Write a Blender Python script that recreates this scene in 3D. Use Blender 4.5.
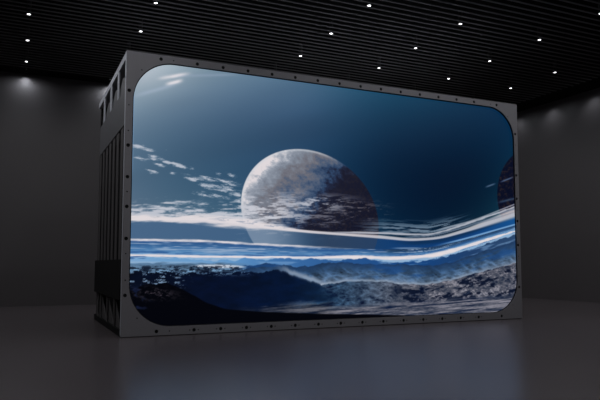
import bpy, bmesh, math, random
import numpy as np
from mathutils import Matrix, Vector

for o in list(bpy.data.objects):
    bpy.data.objects.remove(o, do_unlink=True)
SC = bpy.context.scene
COL = SC.collection

# ------------------------------------------------------------------ camera
YAW, PITCH, FPX = 0.42629, 0.07602, 615.33
cam_data = bpy.data.cameras.new('camera')
cam = bpy.data.objects.new('camera', cam_data)
COL.objects.link(cam)
d = Vector((math.sin(YAW)*math.cos(PITCH), math.cos(YAW)*math.cos(PITCH), math.sin(PITCH)))
r = Vector((math.cos(YAW), -math.sin(YAW), 0))
u = r.cross(d)
M = Matrix((r, u, -d)).transposed().to_4x4()
M.translation = Vector((-1.8412, -12.1466, 1.4))
cam.matrix_world = M
cam_data.sensor_width = 36
cam_data.lens = FPX/600*36
cam_data.shift_x = 3.0628/600
cam_data.shift_y = 17.1453/600
cam_data.clip_end = 200
SC.camera = cam

# ------------------------------------------------------------------ world, exposure
w = bpy.data.worlds.new('world')
SC.world = w
w.use_nodes = True
w.node_tree.nodes['Background'].inputs[0].default_value = (0.6, 0.65, 0.8, 1)
w.node_tree.nodes['Background'].inputs[1].default_value = 0.0
SC.view_settings.view_transform = 'Standard'
SC.view_settings.look = 'None'
SC.view_settings.exposure = 0
SC.view_settings.gamma = 1
SC.view_settings.use_curve_mapping = False

SPOT_W = 36.0       # ceiling downlights
WASH_BACK = 24.0     # small spots close to the back wall
ADDED_FLOOD_W = 19.0       # added unseen floodlights, further in, to brighten the walls
WASH_RIGHT = 26.0
LAMP_COL = (0.93, 0.95, 1.0)

# ------------------------------------------------------------------ materials
def mat(name, col, rough=0.6, metal=0.0, noise=0.0, nscale=8.0, bump=0.0, bscale=60.0, spec=0.5, rvar=0.0):
    m = bpy.data.materials.new(name)
    m.use_nodes = True
    nt = m.node_tree
    b = nt.nodes['Principled BSDF']
    b.inputs['Base Color'].default_value = (*col, 1)
    b.inputs['Roughness'].default_value = rough
    b.inputs['Metallic'].default_value = metal
    b.inputs['Specular IOR Level'].default_value = spec
    tc = nt.nodes.new('ShaderNodeTexCoord')
    if noise > 0 or rvar > 0:
        n = nt.nodes.new('ShaderNodeTexNoise')
        n.inputs['Scale'].default_value = nscale
        n.inputs['Detail'].default_value = 5
        nt.links.new(tc.outputs['Object'], n.inputs['Vector'])
        if noise > 0:
            mr = nt.nodes.new('ShaderNodeMapRange')
            mr.inputs[3].default_value = 1-noise
            mr.inputs[4].default_value = 1+noise
            nt.links.new(n.outputs['Fac'], mr.inputs[0])
            vm = nt.nodes.new('ShaderNodeVectorMath')
            vm.operation = 'SCALE'
            vm.inputs[0].default_value = col
            nt.links.new(mr.outputs[0], vm.inputs['Scale'])
            nt.links.new(vm.outputs[0], b.inputs['Base Color'])
        if rvar > 0:
            m2 = nt.nodes.new('ShaderNodeMapRange')
            m2.inputs[3].default_value = rough-rvar
            m2.inputs[4].default_value = rough+rvar
            nt.links.new(n.outputs['Fac'], m2.inputs[0])
            nt.links.new(m2.outputs[0], b.inputs['Roughness'])
    if bump > 0:
        n = nt.nodes.new('ShaderNodeTexNoise')
        n.inputs['Scale'].default_value = bscale
        nt.links.new(tc.outputs['Object'], n.inputs['Vector'])
        bp = nt.nodes.new('ShaderNodeBump')
        bp.inputs['Strength'].default_value = bump
        bp.inputs['Distance'].default_value = 0.01
        nt.links.new(n.outputs['Fac'], bp.inputs['Height'])
        nt.links.new(bp.outputs[0], b.inputs['Normal'])
    return m

def emit(name, col, s):
    m = bpy.data.materials.new(name)
    m.use_nodes = True
    nt = m.node_tree
    nt.nodes.remove(nt.nodes['Principled BSDF'])
    e = nt.nodes.new('ShaderNodeEmission')
    e.inputs[0].default_value = (*col, 1)
    e.inputs[1].default_value = s
    nt.links.new(e.outputs[0], nt.nodes['Material Output'].inputs[0])
    return m

M_FLOOR = mat('polished_dark_floor', (0.094, 0.079, 0.083), rough=0.26, noise=0.06, nscale=0.5, rvar=0.02, spec=0.42)
M_WALL = mat('dark_grey_plaster', (0.088, 0.079, 0.081), rough=0.5, noise=0.04, nscale=1.2, bump=0.0)
M_BLACKCEIL = mat('black_ceiling', (0.0015, 0.0015, 0.0015), rough=0.95, spec=0.1)
M_BAFFLE = mat('charcoal_baffle', (0.15, 0.145, 0.145), rough=0.7, noise=0.05, nscale=3, spec=0.3)
M_BEZEL = mat('grey_powder_coat', (0.275, 0.265, 0.28), rough=0.5, metal=0.2, noise=0.04, nscale=25, bump=0.04, bscale=300)
M_PLATE = mat('grey_side_steel', (0.15, 0.15, 0.16), rough=0.55, metal=0.2, noise=0.06, nscale=9)
M_FRAME = mat('grey_steel_lit', (0.66, 0.68, 0.74), rough=0.5, metal=0.0, noise=0.06, nscale=9)  # base colour lightened to stand in for specular brightness on beam and posts
M_SLAT = mat('dark_grey_steel_slat', (0.12, 0.112, 0.113), rough=0.55, metal=0.2, noise=0.05, nscale=9)
M_BLACK = mat('matt_black_metal', (0.007, 0.007, 0.007), rough=0.7, spec=0.2)
M_GASKET = mat('black_rubber_gasket', (0.02, 0.018, 0.018), rough=0.6, spec=0.3)
M_HOUSING = mat('black_lamp_housing', (0.02, 0.02, 0.02), rough=0.6)
M_LENS = emit('lit_lamp_lens', (0.95, 0.97, 1.0), 5.0)

# ------------------------------------------------------------------ helpers
def link(name, me, m=None, parent=None):
    if m and not me.materials:
        me.materials.append(m)
    o = bpy.data.objects.new(name, me)
    COL.objects.link(o)
    if parent:
        o.parent = parent
    return o

def add_box(bm, x0, x1, y0, y1, z0, z1):
    vs = [bm.verts.new(p) for p in ((x0, y0, z0), (x1, y0, z0), (x1, y1, z0), (x0, y1, z0),
                                    (x0, y0, z1), (x1, y0, z1), (x1, y1, z1), (x0, y1, z1))]
    for f in ((0, 3, 2, 1), (4, 5, 6, 7), (0, 1, 5, 4), (1, 2, 6, 5), (2, 3, 7, 6), (3, 0, 4, 7)):
        bm.faces.new([vs[i] for i in f])

def boxes(name, bl, m, parent=None, bevel=0.0):
    bm = bmesh.new()
    for b in bl:
        add_box(bm, *b)
    if bevel:
        bmesh.ops.bevel(bm, geom=list(bm.edges), offset=bevel, segments=2, affect='EDGES')
    me = bpy.data.meshes.new(name)
    bm.to_mesh(me)
    bm.free()
    return link(name, me, m, parent)

def prism(name, yz, x0, x1, m, parent=None):
    bm = bmesh.new()
    a = [bm.verts.new((x0, y, z)) for y, z in yz]
    b = [bm.verts.new((x1, y, z)) for y, z in yz]
    n = len(yz)
    bm.faces.new(a)
    bm.faces.new(b[::-1])
    for i in range(n):
        bm.faces.new((a[i], b[i], b[(i+1) % n], a[(i+1) % n]))
    bmesh.ops.recalc_face_normals(bm, faces=bm.faces)
    me = bpy.data.meshes.new(name)
    bm.to_mesh(me)
    bm.free()
    return link(name, me, m, parent)

def lathe(name, prof, m, parent=None, seg=24):
    bm = bmesh.new()
    rings = []
    for rr, z in prof:
        if rr < 1e-6:
            rings.append([bm.verts.new((0, 0, z))])
        else:
            rings.append([bm.verts.new((rr*math.cos(2*math.pi*i/seg), rr*math.sin(2*math.pi*i/seg), z)) for i in range(seg)])
    for a, b in zip(rings, rings[1:]):
        for i in range(seg):
            j = (i+1) % seg
            if len(a) == 1:
                bm.faces.new((a[0], b[j], b[i]))
            elif len(b) == 1:
                bm.faces.new((a[i], a[j], b[0]))
            else:
                bm.faces.new((a[i], a[j], b[j], b[i]))
    bmesh.ops.recalc_face_normals(bm, faces=bm.faces)
    me = bpy.data.meshes.new(name)
    bm.to_mesh(me)
    bm.free()
    for p in me.polygons:
        p.use_smooth = False
    return link(name, me, m, parent)

def struct(o):
    o['kind'] = 'structure'
    return o

def thing(name, label, cat, loc, group=None):
    o = bpy.data.objects.new(name, None)
    o.empty_display_size = 0.1
    COL.objects.link(o)
    o.location = loc
    o['label'] = label
    o['category'] = cat
    if group:
        o['group'] = group
    return o

def outline_plate(name, loops, y0, thick, m, parent, bevel=0.0):
    """a flat plate in the X-Z plane, cut by inner loops, facing -Y"""
    cu = bpy.data.curves.new(name, 'CURVE')
    cu.dimensions = '2D'
    cu.fill_mode = 'BOTH'
    cu.extrude = thick/2 - bevel
    cu.bevel_depth = bevel
    cu.bevel_resolution = 1
    for lp in loops:
        sp = cu.splines.new('POLY')
        sp.points.add(len(lp)-1)
        for p, (x, z) in zip(sp.points, lp):
            p.co = (x, z, 0, 1)
        sp.use_cyclic_u = True
    tmp = bpy.data.objects.new('tmp', cu)
    COL.objects.link(tmp)
    dg = bpy.context.evaluated_depsgraph_get()
    me = bpy.data.meshes.new_from_object(tmp.evaluated_get(dg))
    bpy.data.objects.remove(tmp, do_unlink=True)
    bpy.data.curves.remove(cu)
    # curve plane (x, y, +-z) -> world (x, y0.., z)
    me.transform(Matrix(((1, 0, 0, 0), (0, 0, 1, y0+thick/2), (0, 1, 0, 0), (0, 0, 0, 1))))
    me.flip_normals()
    me.name = name
    me.materials.clear()
    return link(name, me, m, parent)

def rrect(x0, x1, z0, z1, rad, n=18):
    out = []
    for cx, cz, a0 in ((x1-rad, z1-rad, 0), (x0+rad, z1-rad, 90), (x0+rad, z0+rad, 180), (x1-rad, z0+rad, 270)):
        for i in range(n+1):
            a = math.radians(a0+90*i/n)
            out.append((cx+rad*math.cos(a), cz+rad*math.sin(a)))
    return out

def circ(x, z, rad, n=14):
    return [(x+rad*math.cos(2*math.pi*i/n), z+rad*math.sin(2*math.pi*i/n)) for i in range(n)]

# ------------------------------------------------------------------ room
XL, XR, YF, YB, ZC = -13.0, 17.4, -17.0, 10.35, 7.85
struct(boxes('floor', [(XL, XR, YF, YB, -0.2, 0)], M_FLOOR))
struct(boxes('wall_back', [(XL-0.2, XR+0.2, YB, YB+0.2, -0.2, ZC+0.2)], M_WALL))
struct(boxes('wall_right', [(XR, XR+0.2, YF, YB, -0.2, ZC+0.2)], M_WALL))
struct(boxes('wall_left', [(XL-0.2, XL, YF, YB, -0.2, ZC+0.2)], M_WALL))
struct(boxes('wall_front', [(XL-0.2, XR+0.2, YF-0.2, YF, -0.2, ZC+0.2)], M_WALL))
ceil = struct(boxes('ceiling', [(XL, XR, YF, YB, ZC, ZC+0.2)], M_BLACKCEIL))
PITCHY = 0.2437
bl = []
yy = 0.635 - 70*PITCHY
while yy < 8.5:
    if yy > YF+0.3:
        bl.append((XL+0.4, 15.4, yy-0.022, yy+0.022, 7.51, 7.53))
    yy += PITCHY
sp = boxes('slat_panel', bl, M_BAFFLE, ceil)
sp['label'] = 'charcoal linear slats hung below the black ceiling'

# ------------------------------------------------------------------ the LED wall cabinet
W, H, D = 10.046, 5.595, 4.466
cab = thing('video_wall_cabinet', 'huge freestanding grey metal cabinet with a glowing rounded screen showing a planet over mountains', 'video wall', (0, 0, 0))
OX0, OX1, OZ0, OZ1, RAD = 0.132, 9.93, 0.178, 5.452, 0.82
ZT, ZB, HXL, HXR = 5.512, 0.090, 0.063, 9.968
holes, small = [], []
xs_mid = [0.868+0.554*i for i in range(1, 15)]
for x in [0.675]+xs_mid+[9.361]:
    holes.append((x, ZT))
    holes.append((x, ZB))
for x in xs_mid:
    for s in (-0.088, 0.088):
        small.append((x+s, ZB))
for z in (0.80, 1.89, 2.51, 3.09, 3.71, 4.80):
    holes.append((HXL, z))
for z in (0.81, 1.89, 2.51, 3.09, 3.71, 4.80):
    holes.append((HXR, z))
for z in (1.09, 1.60, 2.80, 4.00, 4.51):
    small.append((HXL, z))
    small.append((HXR, z))
small += [(0.93, ZT), (0.93, ZB), (9.16, ZT), (0.30, 5.24), (0.30, 0.36), (9.73, 5.24), (9.74, 0.36)]
loops = [[(0, 0.014), (W, 0.014), (W, H), (0, H)], rrect(OX0, OX1, OZ0, OZ1, RAD)]
loops += [circ(x, z, 0.038) for x, z in holes]
loops += [circ(x, z, 0.016, 10) for x, z in small]
bez = outline_plate('front_bezel', loops, 0.0, 0.012, M_BEZEL, cab, bevel=0.002)
bez['label'] = 'grey front frame with rounded opening and rows of black bolt holes'
boxes('bolt_backing', [(0.13, W-0.14, 0.014, 0.022, 0.04, 0.16), (0.13, W-0.14, 0.014, 0.022, OZ1+0.03, H-0.02),
                       (0.01, 0.125, 0.014, 0.022, 0.04, H-0.02), (W-0.105, W-0.01, 0.014, 0.022, 0.04, H-0.02)], M_BLACK, cab)
outline_plate('screen_gasket', [rrect(OX0-0.03, OX1+0.03, OZ0-0.03, OZ1+0.03, RAD+0.03),
                                rrect(OX0+0.022, OX1-0.004, OZ0+0.014, OZ1-0.014, RAD-0.018)], 0.026, 0.03, M_GASKET, cab)
boxes('plinth', [(0.03, W-0.03, 0.04, 0.30, 0, 0.014)], M_BLACK, cab)

# left side
boxes('front_column', [(0.0, 0.009, 0.0125, 0.044, 0.014, H), (0.0, 0.009, 0.044, 0.06, 0.014, H), (0.0, 0.11, 0.06, 0.13, 0.035, H)], M_FRAME, cab)
boxes('top_beam', [(0.0, 0.16, 0.13, D, 5.455, H)], M_FRAME, cab, 0.004)
boxes('rear_column', [(0.05, 0.12, 4.37, D, 0.13, 5.455)], M_BLACK, cab)
for y0, y1 in ((0.98, 1.16), (2.07, 2.30), (3.25, 3.46)):
    boxes('side_post', [(0.0, 0.025, y0, y1, 4.87, 5.455)], M_FRAME, cab, 0.003)
for y0, y1 in ((0.13, 1.07), (1.07, 2.18), (2.18, 3.36), (3.36, 3.9)):
    prism('inner_gusset', [(y0+0.01, 4.60), (y1-0.01, 4.60), (y1-0.01, 5.02), (y0+(y1-y0)*0.55, 5.22), (y0+0.01, 5.10)], 0.035, 0.045, M_PLATE, cab)
boxes('side_plate', [(0.0, 0.03, 0.13, 4.06, 4.14, 4.87)], M_PLATE, cab, 0.003)
boxes('side_backing', [(0.62, 0.64, 0.13, D-0.02, 0.05, 5.45)], M_BLACK, cab)
gaps = [0.20+0.573*i for i in range(8)]
for i in range(7):
    y0, y1 = gaps[i]+0.13, gaps[i+1]-0.15
    o = boxes('side_slat', [(0.012, 0.026, y0, y1, 1.49, 4.14)], M_SLAT, cab, 0.003)
boxes('slat_backing', [(0.17, 0.19, 0.13, 4.37, 1.49, 4.14)], M_BLACK, cab)
o = boxes('access_panel', [(-0.015, 0.03, 0.15, 4.43, 0.70, 1.49)], M_BLACK, cab, 0.004)
o['label'] = 'plain black panel across the lower side'
low = [1.01, 2.11, 3.25, 3.76]
for y in low:
    boxes('lower_post', [(0.0, 0.02, y-0.035, y+0.035, 0.13, 0.70)], M_SLAT, cab)
prev = 0.15
for y in low+[4.37]:
    prism('foot_gusset', [(y-0.05, 0.13), (y-0.05, 0.66), (prev+(y-prev)*0.25, 0.13)], 0.04, 0.05, M_SLAT, cab)
    prev = y
boxes('base_rail', [(0.0, 0.10, 0.13, D, 0.0, 0.13)], M_BLACK, cab)
# remaining shell
boxes('roof_panel', [(0.16, W, 0.06, D, H-0.04, H)], M_FRAME, cab)
boxes('right_side_panel', [(W-0.04, W, 0.06, D, 0.0, H-0.04)], M_SLAT, cab)
boxes('rear_panel', [(0.12, W-0.04, D-0.03, D, 0.0, H-0.04)], M_SLAT, cab)
# ------------------------------------------------------------------ what the screen shows
def lat(shape_seed):
    return np.random.RandomState(shape_seed).rand(256, 256)
def vn(x, y, s):
    L = lat(s)
    xi = np.floor(x).astype(int)
    yi = np.floor(y).astype(int)
    fx = x-xi
    fy = y-yi
    fx = fx*fx*(3-2*fx)
    fy = fy*fy*(3-2*fy)
    a = L[xi % 256, yi % 256]; b = L[(xi+1) % 256, yi % 256]
    c = L[xi % 256, (yi+1) % 256]; e = L[(xi+1) % 256, (yi+1) % 256]
    return (a*(1-fx)+b*fx)*(1-fy)+(c*(1-fx)+e*fx)*fy
def fbm(x, y, s, o=4, g=0.5):
    t = 0; a = 1; n = 0
    for i in range(o):
        t = t+a*vn(x*2**i+i*17.3, y*2**i+i*9.1, s+i); n += a; a *= g
    return t/n
def ridged(x, y, s, o=4):
    t = 0; a = 1; n = 0
    for i in range(o):
        t = t+a*(1-abs(2*vn(x*2**i+i*7.3, y*2**i+i*3.1, s+i)-1)); n += a; a *= 0.55
    return t/n
def sst(a, b, x):
    t = np.clip((x-a)/(b-a), 0, 1)
    return t*t*(3-2*t)
def pls(X, pts):
    p = np.array(pts)
    xs = np.linspace(-1, 11, 481)
    ys = np.interp(xs, p[:, 0], p[:, 1])
    k = np.hanning(43); k /= k.sum()
    e0 = ys[:80].mean()
    sl = (p[-1, 1]-p[-2, 1])/(p[-1, 0]-p[-2, 0])
    ys = np.where(xs > p[-1, 0], p[-1, 1]+sl*(xs-p[-1, 0]), ys)
    ys = np.convolve(np.pad(ys, 21, mode='edge'), k, 'valid')
    return np.interp(X, xs, ys)
def pl(X, pts):
    p = np.array(pts)
    # smooth the polyline a little
    xs = np.linspace(0, 10.1, 203)
    ys = np.interp(xs, p[:, 0], p[:, 1])
    k = np.array([1, 2, 3, 2, 1.]); k /= k.sum()
    ys = np.convolve(np.pad(ys, 2, mode='edge'), k, 'valid')
    return np.interp(X, xs, ys)
def ramp(t, stops):
    s = np.array([q[0] for q in stops]); c = np.array([q[1] for q in stops], float)
    return np.stack([np.interp(t, s, c[:, i]) for i in range(3)], -1)
def mix(C, col, m):
    col = np.asarray(col, float)
    m = np.clip(m, 0, 1)[..., None]
    return C*(1-m)+col*m

def picture(X, Z):
    # sky: soft blend of colour samples
    S = [(.3, 5.2, 178, 190, 205), (.25, 4.75, 160, 175, 195), (.9, 5.3, 165, 180, 200), (1.6, 5.35, 120, 140, 165), (.3, 4.3, 105, 128, 158),
         (1.2, 4.7, 92, 115, 145), (.5, 3.6, 82, 108, 138), (2.0, 4.0, 72, 101, 130), (1, 2.9, 72, 102, 132), (2.2, 2.8, 55, 88, 118),
         (2.6, 4.9, 78, 106, 134), (3.4, 5.3, 76, 108, 135), (4.6, 5.3, 66, 98, 126), (3.6, 4.3, 48, 76, 106), (5, 4.6, 42, 68, 98), (4.5, 4.9, 55, 82, 112),
         (5.2, 4.0, 25, 55, 88), (6, 4, 4, 42, 72), (6.3, 5.2, 40, 72, 102), (6, 3, 4, 38, 68), (7.2, 3.5, 3, 27, 54), (7.4, 5.2, 26, 60, 90), (7, 4.5, 8, 42, 72),
         (8.5, 5.1, 12, 50, 80), (8.5, 4.4, 4, 42, 70), (9.5, 4.5, 4, 42, 72), (9.1, 3.4, 2, 38, 64), (8, 2.9, 3, 30, 56), (6.6, 2.4, 8, 38, 66), (7.8, 4.0, 3, 32, 60)]
    S = np.array(S)
    def basis(x, z):
        x = x/5-1; z = (z-4)/1.4
        return np.stack([x**i*z**k for i in range(5) for k in range(4) if i+k < 5], -1)
    Bm = basis(S[:, 0], S[:, 1])
    cf = np.linalg.solve(Bm.T@Bm+0.02*np.eye(Bm.shape[1]), Bm.T@S[:, 2:])
    C = np.clip(basis(X, np.maximum(Z, 2.0))@cf, 1, 255)
    C = C*(1-sst(5.0, 0, X)[..., None]*np.array([.10, .07, .10]))
    C = mix(C, (186, 194, 206), np.exp(-((X-.15)/.75)**2-((Z-5.35)/.42)**2)*.7)
    C = C*(1-sst(3.5, 6.5, X)[..., None]*(np.array([.50, .18, .14])+sst(4.6, 3.4, Z)[..., None]*np.array([.25, .05, .04])))
    st = fbm(X*0.35+Z*0.1, (Z-0.25*X)*1.8, 5, 2)-0.5
    C = C*(1+0.10*st*sst(6.5, 3.0, X))[..., None]
    # light wisps in the top left corner
    def blob(x0, z0, x1, z1, wd):
        L = math.hypot(x1-x0, z1-z0); ux, uz = (x1-x0)/L, (z1-z0)/L
        a = (X-(x0+x1)/2)*ux+(Z-(z0+z1)/2)*uz
        b = -(X-(x0+x1)/2)*uz+(Z-(z0+z1)/2)*ux
        return np.exp(-(a/(L*0.5))**4-(b/wd)**2)
    n1 = fbm(X*5, (Z-0.3*X)*22, 11, 3)
    C = mix(C, (222, 218, 222), blob(.68, 5.13, 1.24, 5.30, .035)*(0.6+0.8*n1))
    C = mix(C, (222, 218, 222), blob(.80, 5.02, 1.12, 5.15, .04)*(0.6+0.8*n1))
    C = mix(C, (165, 180, 200), blob(.2, 4.72, 1.0, 5.05, .04)*0.5)
    C = mix(C, (150, 165, 188), blob(1.0, 5.22, 2.3, 5.42, .03)*0.4)
    # rim reflection at the left edge, painted into the picture colours
    C = mix(C, (120, 155, 195), sst(.18, .16, X)*sst(3.0, 3.4, Z)*0.6)
    # moon
    u = 0.5916*(X-4.10)*1.008+0.0455*(Z-2.473); v = 0.0455*(X-4.10)*1.008+0.6897*(Z-2.473); rr = np.sqrt(u*u+v*v)
    s = -0.8*u+0.6*v
    mot = fbm(X*2.6+Z, Z*3.0, 21, 5, 0.62)
    mot2 = fbm(X*8+Z*2, Z*11, 27, 4, .75)
    lim = sst(0.72, 1.0, rr)*0.12
    tt = s+(mot-0.5)*0.30+(mot2-.5)*0.40+lim*sst(0.0, 0.4, s)
    tt = tt-.11*sst(.3, .6, s)
    P = ramp(tt, [(-.5, (18, 20, 38)), (-.05, (24, 26, 44)), (.05, (30, 38, 62)), (.16, (46, 68, 100)), (.30, (78, 92, 116)), (.44, (108, 108, 118)),
                  (.60, (122, 130, 144)), (.74, (142, 150, 164)), (.84, (176, 180, 190)), (.94, (222, 215, 218))])
    brown = sst(.5, .62, fbm(X*24, Z*26, 33, 2))*sst(0.1, -0.15, s)*(.3+.7*mot)
    P = mix(P, (36, 32, 40), brown*0.7)
    P = mix(P, (205, 208, 214), sst(.955, .985, rr)*sst(.1, .5, s)*0.55)
    disc = sst(1.006, 0.992, rr)
    C = mix(C, P, disc)
    # second moon cut by the right edge
    r2 = np.sqrt((X-10.70)**2+(Z-3.15)**2)
    P2 = ramp(fbm(X*24, Z*24, 41, 2), [(0.3, (3, 9, 32)), (0.62, (10, 13, 32)), (0.75, (34, 28, 34))])
    C = mix(C, P2, sst(1.345, 1.325, r2))
    # cloud strands
    A = pls(X, [(0.23, 2.27), (1.53, 2.31), (2.61, 2.24), (3.78, 2.12), (4.77, 2.07), (5.82, 2.03), (6.65, 1.97), (7.53, 2.03), (8.46, 2.27), (10.02, 2.76)])
    A2 = pls(X, [(0, 2.1), (4.26, 2.09), (5.82, 2.12), (6.37, 2.11), (7.24, 2.1), (8.15, 2.34), (8.78, 2.53), (10.02, 2.91)])
    Cc = pls(X, [(0.24, 1.87), (1.54, 1.87), (2.4, 1.83), (3.78, 1.79), (4.64, 1.76), (6.37, 1.75), (7.23, 1.81), (8.14, 1.99), (10.0, 2.44)])
    E = pls(X, [(0.25, 1.57), (1.54, 1.55), (2.62, 1.55), (3.78, 1.54), (5.02, 1.56), (6.37, 1.54), (7.23, 1.59), (7.83, 1.71), (8.77, 1.95), (9.42, 2.12), (10.0, 2.27)])
    t = Z-E
    # below the strands
    below = ramp(X, [(0, (72, 102, 135)), (2.5, (64, 96, 130)), (4.5, (38, 66, 98)), (6.2, (16, 60, 112)), (8, (12, 58, 116)), (10, (20, 80, 140))])
    edgeA = fbm(X*3, Z*9, 51, 4)
    C = mix(C, below, sst(0.02, -0.03, Z-A+(edgeA-.5)*0.06))
    C = mix(C, (48, 64, 90), disc*sst(.0, -.04, Z-A)*sst(-.3, .3, u)*0.6)
    C = mix(C, (122, 142, 166), disc*sst(.0, -.04, Z-A)*sst(-.05, .75, -u)*0.85)
    C = mix(C, (12, 44, 78), sst(.10, .0, np.abs(Z-A+0.07))*sst(5.9, 7.0, X)*0.8)
    # veil of clouds over the moon and to its left
    wv = fbm(X*2.4+0.3*Z, Z*14-0.9*X, 61, 5, 0.62)
    wf = fbm(X*4.5, Z*34-1.2*X, 64, 4, 0.65)
    wn = 0.55*wv+0.45*wf
    env = np.exp(-((Z-2.42)/0.30)**2)*sst(5.6, 4.4, X)*sst(2.0, 2.6, X)
    C = mix(C, (205, 203, 210), sst(0.50, 0.66, wn+0.10*env-0.05)*env*(0.35+.55*sst(4.2, 3.0, X)))
    env = np.exp(-(((X-4.2)/0.75)**2)-((Z-2.74-0.04*(X-4))/0.16)**2)
    C = mix(C, (178, 182, 194), sst(0.42, 0.60, wn)*env*1.1)
    env = np.exp(-((X-5.3)/0.7)**2-((Z-2.62)/0.22)**2)
    C = mix(C, (104, 98, 106), sst(0.60, 0.70, wf)*env*0.8)
    env = np.exp(-((X-2.9)/0.8)**2-((Z-2.66)/0.28)**2)
    C = mix(C, (196, 198, 208), sst(0.48, 0.62, wn)*env*0.85)
    # scattered small clouds at the left
    pts = [(.26, 3.70, .22), (.46, 3.66, .16), (.36, 3.47, .17), (.56, 3.52, .2), (.70, 3.37, .13), (1.05, 3.39, .24), (.86, 3.42, .13), (1.56, 3.15, .34), (1.36, 3.12, .16), (2.15, 3.10, .34),
           (2.05, 2.96, .42), (1.75, 2.99, .26), (2.35, 2.86, .30), (1.6, 2.83, .22), (1.95, 2.80, .26), (2.4, 2.70, .2), (2.2, 3.24, .2), (1.35, 3.35, .08), (.55, 3.23, .16), (.95, 3.22, .10), (1.95, 3.26, .1), (.83, 3.68, .07)]
    wc = fbm(X*5+5, Z*24+3*X, 71, 5, 0.7)
    ew = 0
    for i, (x, z, L) in enumerate(pts):
        e = np.exp(-((X-x)/L)**2-((Z-z+0.14*(X-x))/(0.03+0.13*L))**2)
        ew = np.maximum(ew, e*(1 if i < 16 else .8))
    C = mix(C, (186, 192, 204), sst(0.46, 0.78, ew*0.5+wc*0.85-0.20)*sst(.08, .35, ew)*0.95*sst(1.0, 1.02, rr))
    # cloud mass above the band on the left
    up = pl(X, [(0, 2.60), (.6, 2.66), (1.2, 2.70), (2.2, 2.66), (3, 2.56), (3.7, 2.2), (4.6, 2.12)])
    h = (Z-A)/(up-A+1e-3)
    m = sst(0.38, 0.60, wn+0.30*(1-np.clip(h, 0, 1.4))-0.15)*sst(1.25, 0.8, h)*(Z > A-.02)*sst(3.9, 3.0, X)
    C = mix(C, (200, 202, 212), m*0.9)
    # band A
    wA = pl(X, [(0, .06), (1, .075), (2.0, .11), (2.6, .10), (3.3, .055), (3.8, .03), (4.8, .028), (5.8, .04), (6.6, .035), (7.5, .03), (8.4, .05), (10, .14)])
    fray = (fbm(X*3, Z*26-X*1.0, 81, 4)-0.5)
    dA = (Z-A+fray*0.10*sst(4, 2, X))/wA
    C = mix(C, (226, 218, 220), sst(1.35, 0.5, np.abs(dA))*(0.92-0.15*sst(3.5, 7, X)))
    C = mix(C, (120, 136, 160), sst(.5, .66, wf)*sst(.05, .02, np.abs(Z-A-.04))*sst(1.6, 2.2, X)*sst(4, 3, X)*.6)
    # ribbon between A and A2 to the right
    rib = sst(0, .03, Z-A)*sst(.03, -.02, Z-A2)*sst(5.2, 6.0, X)
    strand = fbm(X*0.8, t*46, 84, 3)
    C = mix(C, (120, 132, 152), rib*sst(.38, .62, strand)*0.7)
    C = mix(C, (190, 192, 202), sst(.035, .01, np.abs(Z-A2+fray*.03))*sst(3.6, 5.2, X)*0.85)
    # wisps above A2
    wz = Z-A2
    str2 = fbm(X*1.6, wz*30, 91, 4, .6)
    C = mix(C, (110, 130, 150), sst(0.50, .64, str2+0.07)*sst(.40, .12, wz)*sst(0, .04, wz)*sst(4.9, 6.2, X)*sst(8.7, 7.6, X)*0.9)
    C = mix(C, (200, 198, 206), sst(.03, .008, np.abs(wz-.05-.02*np.sin(X*2)))*sst(7.2, 8.2, X)*0.6)
    C = mix(C, (90, 110, 140), blob(9.0, 3.36, 9.3, 3.46, .02)*0.8)
    C = mix(C, (90, 110, 140), blob(9.5, 3.52, 9.9, 3.66, .02)*0.8)
    C = mix(C, (60, 82, 108), blob(9.4, 2.98, 10.0, 3.12, .03)*0.7)
    # striped sea of haze between C and the horizon
    stripe = 0.5*fbm(X*0.45, t*32, 101, 3)+0.5*fbm(X*2.2, t*75, 104, 3, .7)
    hz = sst(0.0, -0.02, Z-Cc)
    f = np.clip((Cc-Z)/(Cc-E), 0, 1.2)
    base = ramp(f, [(0, (40, 78, 128)), (.4, (58, 104, 154)), (.8, (96, 144, 190)), (1.1, (140, 176, 210))])
    base = base*(1-0.35*sst(5.2, 6.4, X)*sst(.7, .2, f))[..., None]
    base = mix(base, (150, 172, 200), sst(.53, .66, stripe)*0.8)
    base = mix(base, (40, 84, 142), sst(.48, .36, stripe)*0.8)
    C = mix(C, base, hz)
    C = mix(C, (225, 218, 222), sst(.036, .008, np.abs(Z-Cc+fray*.03))*(sst(5.2, 3.4, X)*0.95)*(0.45+0.8*wf))
    C = mix(C, (120, 165, 210), sst(.03, .01, np.abs(Z-Cc))*sst(7.2, 8.2, X)*0.9)
    C = mix(C, (140, 165, 195), blob(6.2, 1.77, 7.0, 1.78, .015)*0.8)
    # horizon glow
    wE = pl(X, [(0, .022), (4, .026), (6, .042), (7.2, .052), (8.6, .05), (9.4, .034), (10, .02)])*(.7+.6*vn(X*3, X*0, 12))
    C = mix(C, (228, 219, 221), sst(1.3, .5, np.abs(t+fray*.04)/wE)*(.75+.4*wf))
    # far ranges
    far = pl(X, [(0.25, 1.50), (0.6, 1.52), (1.13, 1.51), (1.86, 1.46), (2.29, 1.48), (2.45, 1.52), (2.55, 1.55), (2.70, 1.49), (2.96, 1.47), (3.3, 1.53), (3.54, 1.53), (3.8, 1.49), (4.14, 1.52), (4.5, 1.49), (4.76, 1.46), (5.0, 1.51), (5.41, 1.53), (5.7, 1.48), (5.95, 1.43), (6.36, 1.44), (6.93, 1.46), (7.82, 1.60), (8.76, 1.84), (9.99, 2.18)])
    fr = far+(fbm(X*7, X*0, 111, 4)-.5)*.08
    zz = Z-fr
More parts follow.
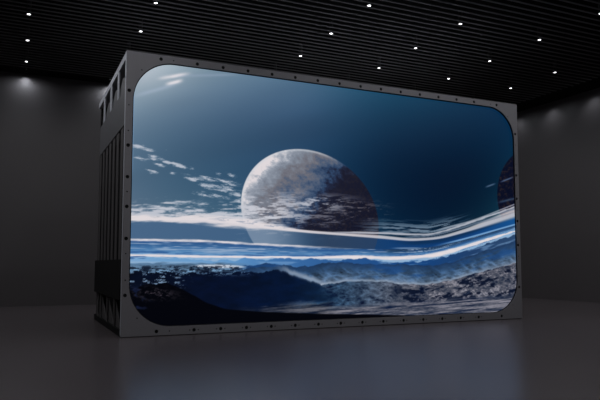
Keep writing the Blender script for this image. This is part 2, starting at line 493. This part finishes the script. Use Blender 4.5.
    col = ramp(X, [(0, (120, 165, 205)), (2.2, (96, 148, 198)), (3.2, (62, 112, 168)), (5, (38, 84, 142)), (7, (20, 66, 124)), (8.5, (32, 62, 104)), (10, (44, 72, 108))])
    col = mix(col, (128, 165, 205), sst(.5, .75, fbm(X*2, t*18, 115, 4))*0.5)
    C = mix(C, col, sst(.012, -.012, zz))
    C = mix(C, (205, 208, 216), sst(.03, .01, np.abs(Z-1.425))*sst(1.9, 1.0, X)*0.3)
    # nearer blue range in the middle, striated slopes, mist at its foot
    rock = pl(X, [(0, .7), (3.78, 0.86), (4.38, 0.96), (4.89, 1.0), (5.54, 1.02), (6.36, 0.94), (7.07, 0.89), (7.81, 1.0), (8.74, 1.2), (9.4, 1.32), (9.97, 1.44)])
    mid = pl(X, [(0, 1.3), (2.2, 1.36), (3.0, 1.42), (3.54, 1.38), (4.02, 1.36), (4.39, 1.44), (4.89, 1.47), (5.54, 1.44), (6.36, 1.41), (7.22, 1.38), (7.82, 1.46), (8.76, 1.72), (9.99, 2.02)])
    mr = mid-.02+(fbm(X*6, X*0, 121, 4)-.5)*.10
    g = np.clip((mr-Z)/(mid-rock), 0, 1.3)
    slope = ridged(X*4.0+Z*5.5, (Z-0.5*rock)*8-X*1.2, 125, 5)
    col = ramp(g, [(0, (30, 56, 92)), (.3, (44, 72, 106)), (.7, (70, 94, 122)), (.93, (102, 120, 144)), (1, (146, 160, 180))])
    col = col*(1+0.9*(slope-.62)*1.3*sst(1.0, .75, g)*(.25+.75*sst(.1, .55, g)))[..., None]
    col = mix(col, (26, 70, 128), sst(.5, .7, fbm(X*1.6, t*11, 128, 4))*sst(.9, .4, g)*0.65)
    C = mix(C, col, sst(.01, -.012, Z-mr)*sst(2.0, 2.6, X))
    # left haze plain and snowy hill
    col = ramp(Z, [(1.1, (20, 36, 62)), (1.27, (62, 84, 108)), (1.38, (78, 106, 134)), (1.45, (96, 136, 176))])
    pn = fbm(X*4, Z*18, 131, 4)
    C = mix(C, col*(0.7+0.6*pn)[..., None], sst(1.44, 1.41, Z+(pn-.5)*.05)*sst(2.7, 1.9, X))
    # rocky brown land at the right
    rk = rock+(fbm(X*7, X*0, 141, 4)-.5)*.05
    dep = rk-Z
    n = fbm(X*4.0, (Z-rock)*10+X*0.4, 145, 5, .62)
    n2 = ridged(X*9+Z*9, Z*17-X*4, 149, 5)
    val = 0.62*n+0.38*n2
    col = ramp(val, [(.30, (6, 16, 40)), (.40, (24, 36, 60)), (.47, (62, 66, 80)), (.58, (92, 90, 100)), (.74, (136, 132, 142))])
    blue = sst(7.0, 4.2, X)*0.85+.15
    col = mix(col, col*np.array([.5, .85, 1.1])*0.82, blue)
    dark = sst(.48, .38, fbm(X*3.2+2, (Z-rock)*12, 152, 4, .6))*sst(.02, .07, dep)*sst(6, 6.6, X)
    col = mix(col, (8, 18, 40), dark*0.95)
    col = mix(col, (150, 146, 154), sst(.60, .74, n2)*sst(.52, .62, n)*sst(6, 7, X)*.6)
    # pale streaks along the bottom
    sN = fbm(X*1.3, (Z-0.04*X)*30, 155, 5, .65)
    bot = sst(.52, .36, Z-0.03*(X-5))
    colb = ramp(sN, [(.3, (10, 26, 56)), (.45, (60, 66, 82)), (.6, (112, 112, 124)), (.75, (140, 138, 150))])
    col = mix(col, colb, bot)
    C = mix(C, col, sst(.012, -.012, -dep)*sst(3.5, 4.3, X))
    C = mix(C, (168, 180, 196), sst(.04, .0, np.abs(Z-rk-.02))*sst(3.6, 4.4, X)*sst(9.8, 7.5, X)*0.4)
    # navy hill
    nav = pl(X, [(0.25, 1.27), (0.74, 1.25), (1.24, 1.22), (1.6, 1.25), (2.0, 1.22), (2.4, 1.24), (2.96, 1.23), (3.25, 1.28), (3.45, 1.22), (3.78, 1.12), (4.1, 1.02), (4.4, 0.86), (4.7, 0.66), (4.9, 0.5)])
    nr = nav+(fbm(X*9, X*0, 161, 3)-.5)*.07
    col = ramp(X, [(0, (4, 10, 26)), (2, (4, 14, 38)), (3.6, (4, 20, 48)), (4.6, (14, 38, 66))])
    col = col*(0.75+0.5*fbm(X*4, Z*9, 165, 3))[..., None]
    nm = sst(.01, -.01, Z-nr)*sst(4.95, 4.2, X+ (fbm(X*3, Z*5, 167, 3)-.5)*.8)
    nm = nm*(1-sst(3.2, 4.4, X)*sst(.62, .54, Z+(n-.5)*.12))
    C = mix(C, col, nm)
    pale = sst(2.0, 3.6, X)*sst(.60, .48, Z+(n-.5)*.22+.07*sst(4.2, 2.4, X))*sst(4.9, 4.2, X)
    C = mix(C, colb*0.75, pale*.85)
    # mist behind the hill's right shoulder
    C = mix(C, (160, 172, 190), sst(.10, .0, np.abs(Z-nr-.045))*sst(3.1, 3.6, X)*sst(4.6, 4.0, X)*0.7)
    # snow
    sn = fbm(X*6.5, Z*27+X*0.9, 171, 5, .75)
    env = sst(1.30, 1.22, Z)*sst(.86, .98, Z)*sst(1.5, .9, X)
    C = mix(C, (150, 182, 214), sst(.58, .70, sn)*env*.75)
    env = np.exp(-((X-1.95)/.55)**2-((Z-1.39+0.02*X)/.035)**2)
    C = mix(C, (190, 200, 214), sst(.35, .6, sn*.6+env*.45)*sst(.2, .5, env))
    env = np.exp(-((Z-nav-.02)/.07)**2)*sst(2.9, 2.4, X)
    C = mix(C, (120, 160, 196), sst(.54, .62, sn)*env*.9)
    env = sst(1.40, 1.33, Z)*sst(1.2, 1.28, Z)*sst(2.8, 2.2, X)
    C = mix(C, (8, 16, 34), sst(.52, .42, sn)*env*.8)
    # black foreground
    blk = pl(X, [(0.22, 0.90), (0.45, 0.99), (0.80, 1.02), (1.0, 1.0), (1.34, 0.82), (1.66, 0.63), (2.08, 0.48), (2.85, 0.40), (4.26, 0.31), (5.8, 0.24), (7.0, 0.17), (10, 0.1)])
    br = blk+(fbm(X*6, X*0, 181, 3)-.5)*.05*sst(2, 1, X)
    C = mix(C, (1, 2, 8), sst(.01, -.012, Z-br))
    bn = fbm(X*7, Z*13+X*2, 185, 4, .6)
    env = np.exp(-((X-.62)/.36)**2-((Z-.82+.08*(X-.6))/.10)**2)
    bs = fbm(X*10, Z*22+X*3, 188, 4, .7)
    C = mix(C, (62, 56, 66), sst(.46, .6, bs)*sst(.42, .56, bn+.1*env)*env*1.2)
    C = mix(C, (20, 30, 60), sst(.56, .62, bn)*sst(.7, .3, X)*sst(1.0, .9, Z)*.7)
    return C

NX, NZ = 760, 400
gx = np.linspace(OX0-0.01, OX1+0.01, NX)
gz = np.linspace(OZ0-0.01, OZ1+0.01, NZ)
GX, GZ = np.meshgrid(gx, gz)
RGB = np.clip(picture(GX, GZ), 0, 255)/255
LIN = np.where(RGB <= 0.04045, RGB/12.92, ((RGB+0.055)/1.055)**2.4)
YS = 0.060
co = np.stack([GX, np.full_like(GX, YS), GZ], -1).reshape(-1, 3)
idx = np.arange(NX*NZ).reshape(NZ, NX)
quads = np.stack([idx[:-1, :-1], idx[:-1, 1:], idx[1:, 1:], idx[1:, :-1]], -1).reshape(-1, 4)
# keep the quads inside the rounded outline
cx = co[quads].mean(1)
qx = np.maximum(np.abs(cx[:, 0]-(OX0+OX1)/2)-((OX1-OX0)/2-RAD), 0)
qz = np.maximum(np.abs(cx[:, 2]-(OZ0+OZ1)/2)-((OZ1-OZ0)/2-RAD), 0)
quads = quads[np.hypot(qx, qz) < RAD+0.006]
me = bpy.data.meshes.new('display_screen')
me.vertices.add(len(co))
me.vertices.foreach_set('co', co.ravel())
me.loops.add(quads.size)
me.loops.foreach_set('vertex_index', quads.ravel().astype(np.int32))
me.polygons.add(len(quads))
me.polygons.foreach_set('loop_start', np.arange(0, quads.size, 4, dtype=np.int32))
me.update(calc_edges=True)
ca = me.color_attributes.new('picture', 'FLOAT_COLOR', 'POINT')
ca.data.foreach_set('color', np.concatenate([LIN.reshape(-1, 3), np.ones((NX*NZ, 1))], 1).ravel())
ms = bpy.data.materials.new('lit_display')
ms.use_nodes = True
nt = ms.node_tree
b = nt.nodes['Principled BSDF']
at = nt.nodes.new('ShaderNodeAttribute')
at.attribute_name = 'picture'
b.inputs['Base Color'].default_value = (0.004, 0.004, 0.004, 1)
b.inputs['Roughness'].default_value = 0.5
b.inputs['Specular IOR Level'].default_value = 0.1
nt.links.new(at.outputs['Color'], b.inputs['Emission Color'])
b.inputs['Emission Strength'].default_value = 1.0
scr = link('display_screen', me, ms, cab)
scr['label'] = 'lit screen picture of a cratered planet above clouds and dark mountains'
boxes('screen_back', [(OX0-0.02, OX1+0.02, 0.064, 0.12, OZ0-0.02, OZ1+0.02)], M_BLACK, cab)

# ------------------------------------------------------------------ downlights
def spot(name, loc, energy, size, blend, radius, parent=None):
    l = bpy.data.lights.new(name, 'SPOT')
    l.energy = energy
    l.color = (0.86, 0.92, 1.0)
    l.spot_size = math.radians(size)
    l.spot_blend = blend
    l.shadow_soft_size = radius
    o = bpy.data.objects.new(name, l)
    COL.objects.link(o)
    o.location = loc
    if parent:
        o.parent = parent
    return o

cols = [-4.46, -1.762, 0.935, 5.564, 8.258, 10.948, 13.614]
rows = [-1.919+1.94*k for k in range(-4, 6)]
cph = ['off to the left', 'leftmost visible', 'screen left end', 'mid screen', 'right of mid screen', 'screen right end', 'right wall']
rph = ['third front', 'fourth front', 'fifth front', 'nearest', 'second', 'third', 'fourth', 'fifth', 'sixth', 'back wall']
proto = None
for i, x in enumerate(cols):
    for k, y in enumerate(rows):
        lab = 'small round white ceiling downlight, %s column, %s row' % (cph[i], rph[k])
        root = thing('downlight', lab, 'ceiling light', (x, y, 7.50), 'small round downlights in the slatted ceiling')
        if proto is None:
            hs = lathe('lamp_housing', [(0.040, -0.004), (0.050, -0.006), (0.052, 0.0), (0.052, 0.35)], M_HOUSING, root)
            ln = lathe('lamp_lens', [(0.0, -0.009), (0.030, -0.008), (0.041, -0.003), (0.041, 0.01)], M_LENS, root)
            bd = bpy.data.lights.new('bulb', 'SPOT')
            bd.energy = SPOT_W; bd.color = LAMP_COL
            bd.spot_size = math.radians(172); bd.spot_blend = 0.6; bd.shadow_soft_size = 0.05
            bo = bpy.data.objects.new('bulb', bd); COL.objects.link(bo); bo.parent = root; bo.location = (0, 0, -0.03)
            proto = (hs, ln, bo)
        else:
            for q in proto:
                c = q.copy(); COL.objects.link(c); c.parent = root; c.location = q.location

# small spots and added unseen floodlights recessed in the black ceiling strip beside the walls
def washer(x, y, z, e, lab, cone=112, soft=0.03, blend=1.0):
    root = thing('wall_spotlight', lab, 'ceiling light', (x, y, ZC), 'wall spotlights in the black strip beside the walls')
    lathe('lamp_housing', [(0.02, ZC*0), (0.035, 0.0), (0.035, z-ZC), (0.028, z-ZC-0.002), (0.028, z-ZC+0.03), (0.0, z-ZC+0.03)], M_HOUSING, root)
    spot('bulb', (0, 0, z-ZC-0.012), e, cone, blend, soft, root)
for n, x in enumerate([-4.46, -1.762, 0.935, 5.564, 8.258, 10.948, 13.614]):
    lab = ['beyond the left edge', 'above the bright pool left of cabinet', 'above the rear left cabinet corner',
           'hidden behind the middle of the cabinet', 'hidden behind the right half of the cabinet', 'hidden behind the right end of the cabinet', 'nearest the right wall'][n]
    washer(x, YB-0.16, 7.838, WASH_BACK, 'small black spotlight over the back wall, '+lab, 126, 0.05)
    washer(x, YB-0.65, 7.82, ADDED_FLOOD_W, 'added unseen black floodlight inset from the back wall, '+lab, 176, 0.03, 0.5)  # added fixture, only there to widen the glow on the wall
for n, y in enumerate([-7.5, -5.6, -3.8, -1.9, -0.05, 1.83, 3.69, 5.61, 7.41, 9.2]):
    lab = ['tenth', 'ninth', 'eighth', 'seventh', 'sixth', 'fifth', 'fourth', 'third', 'second', 'first'][n]+' from the back corner'
    washer(XR-0.38, y, 7.83, WASH_RIGHT, 'small black spotlight over the right wall, '+lab, 120, 0.05)
    washer(XR-1.05, y, 7.82, ADDED_FLOOD_W*0.35, 'added unseen black floodlight inset from the right wall, '+lab, 176, 0.03, 0.5)
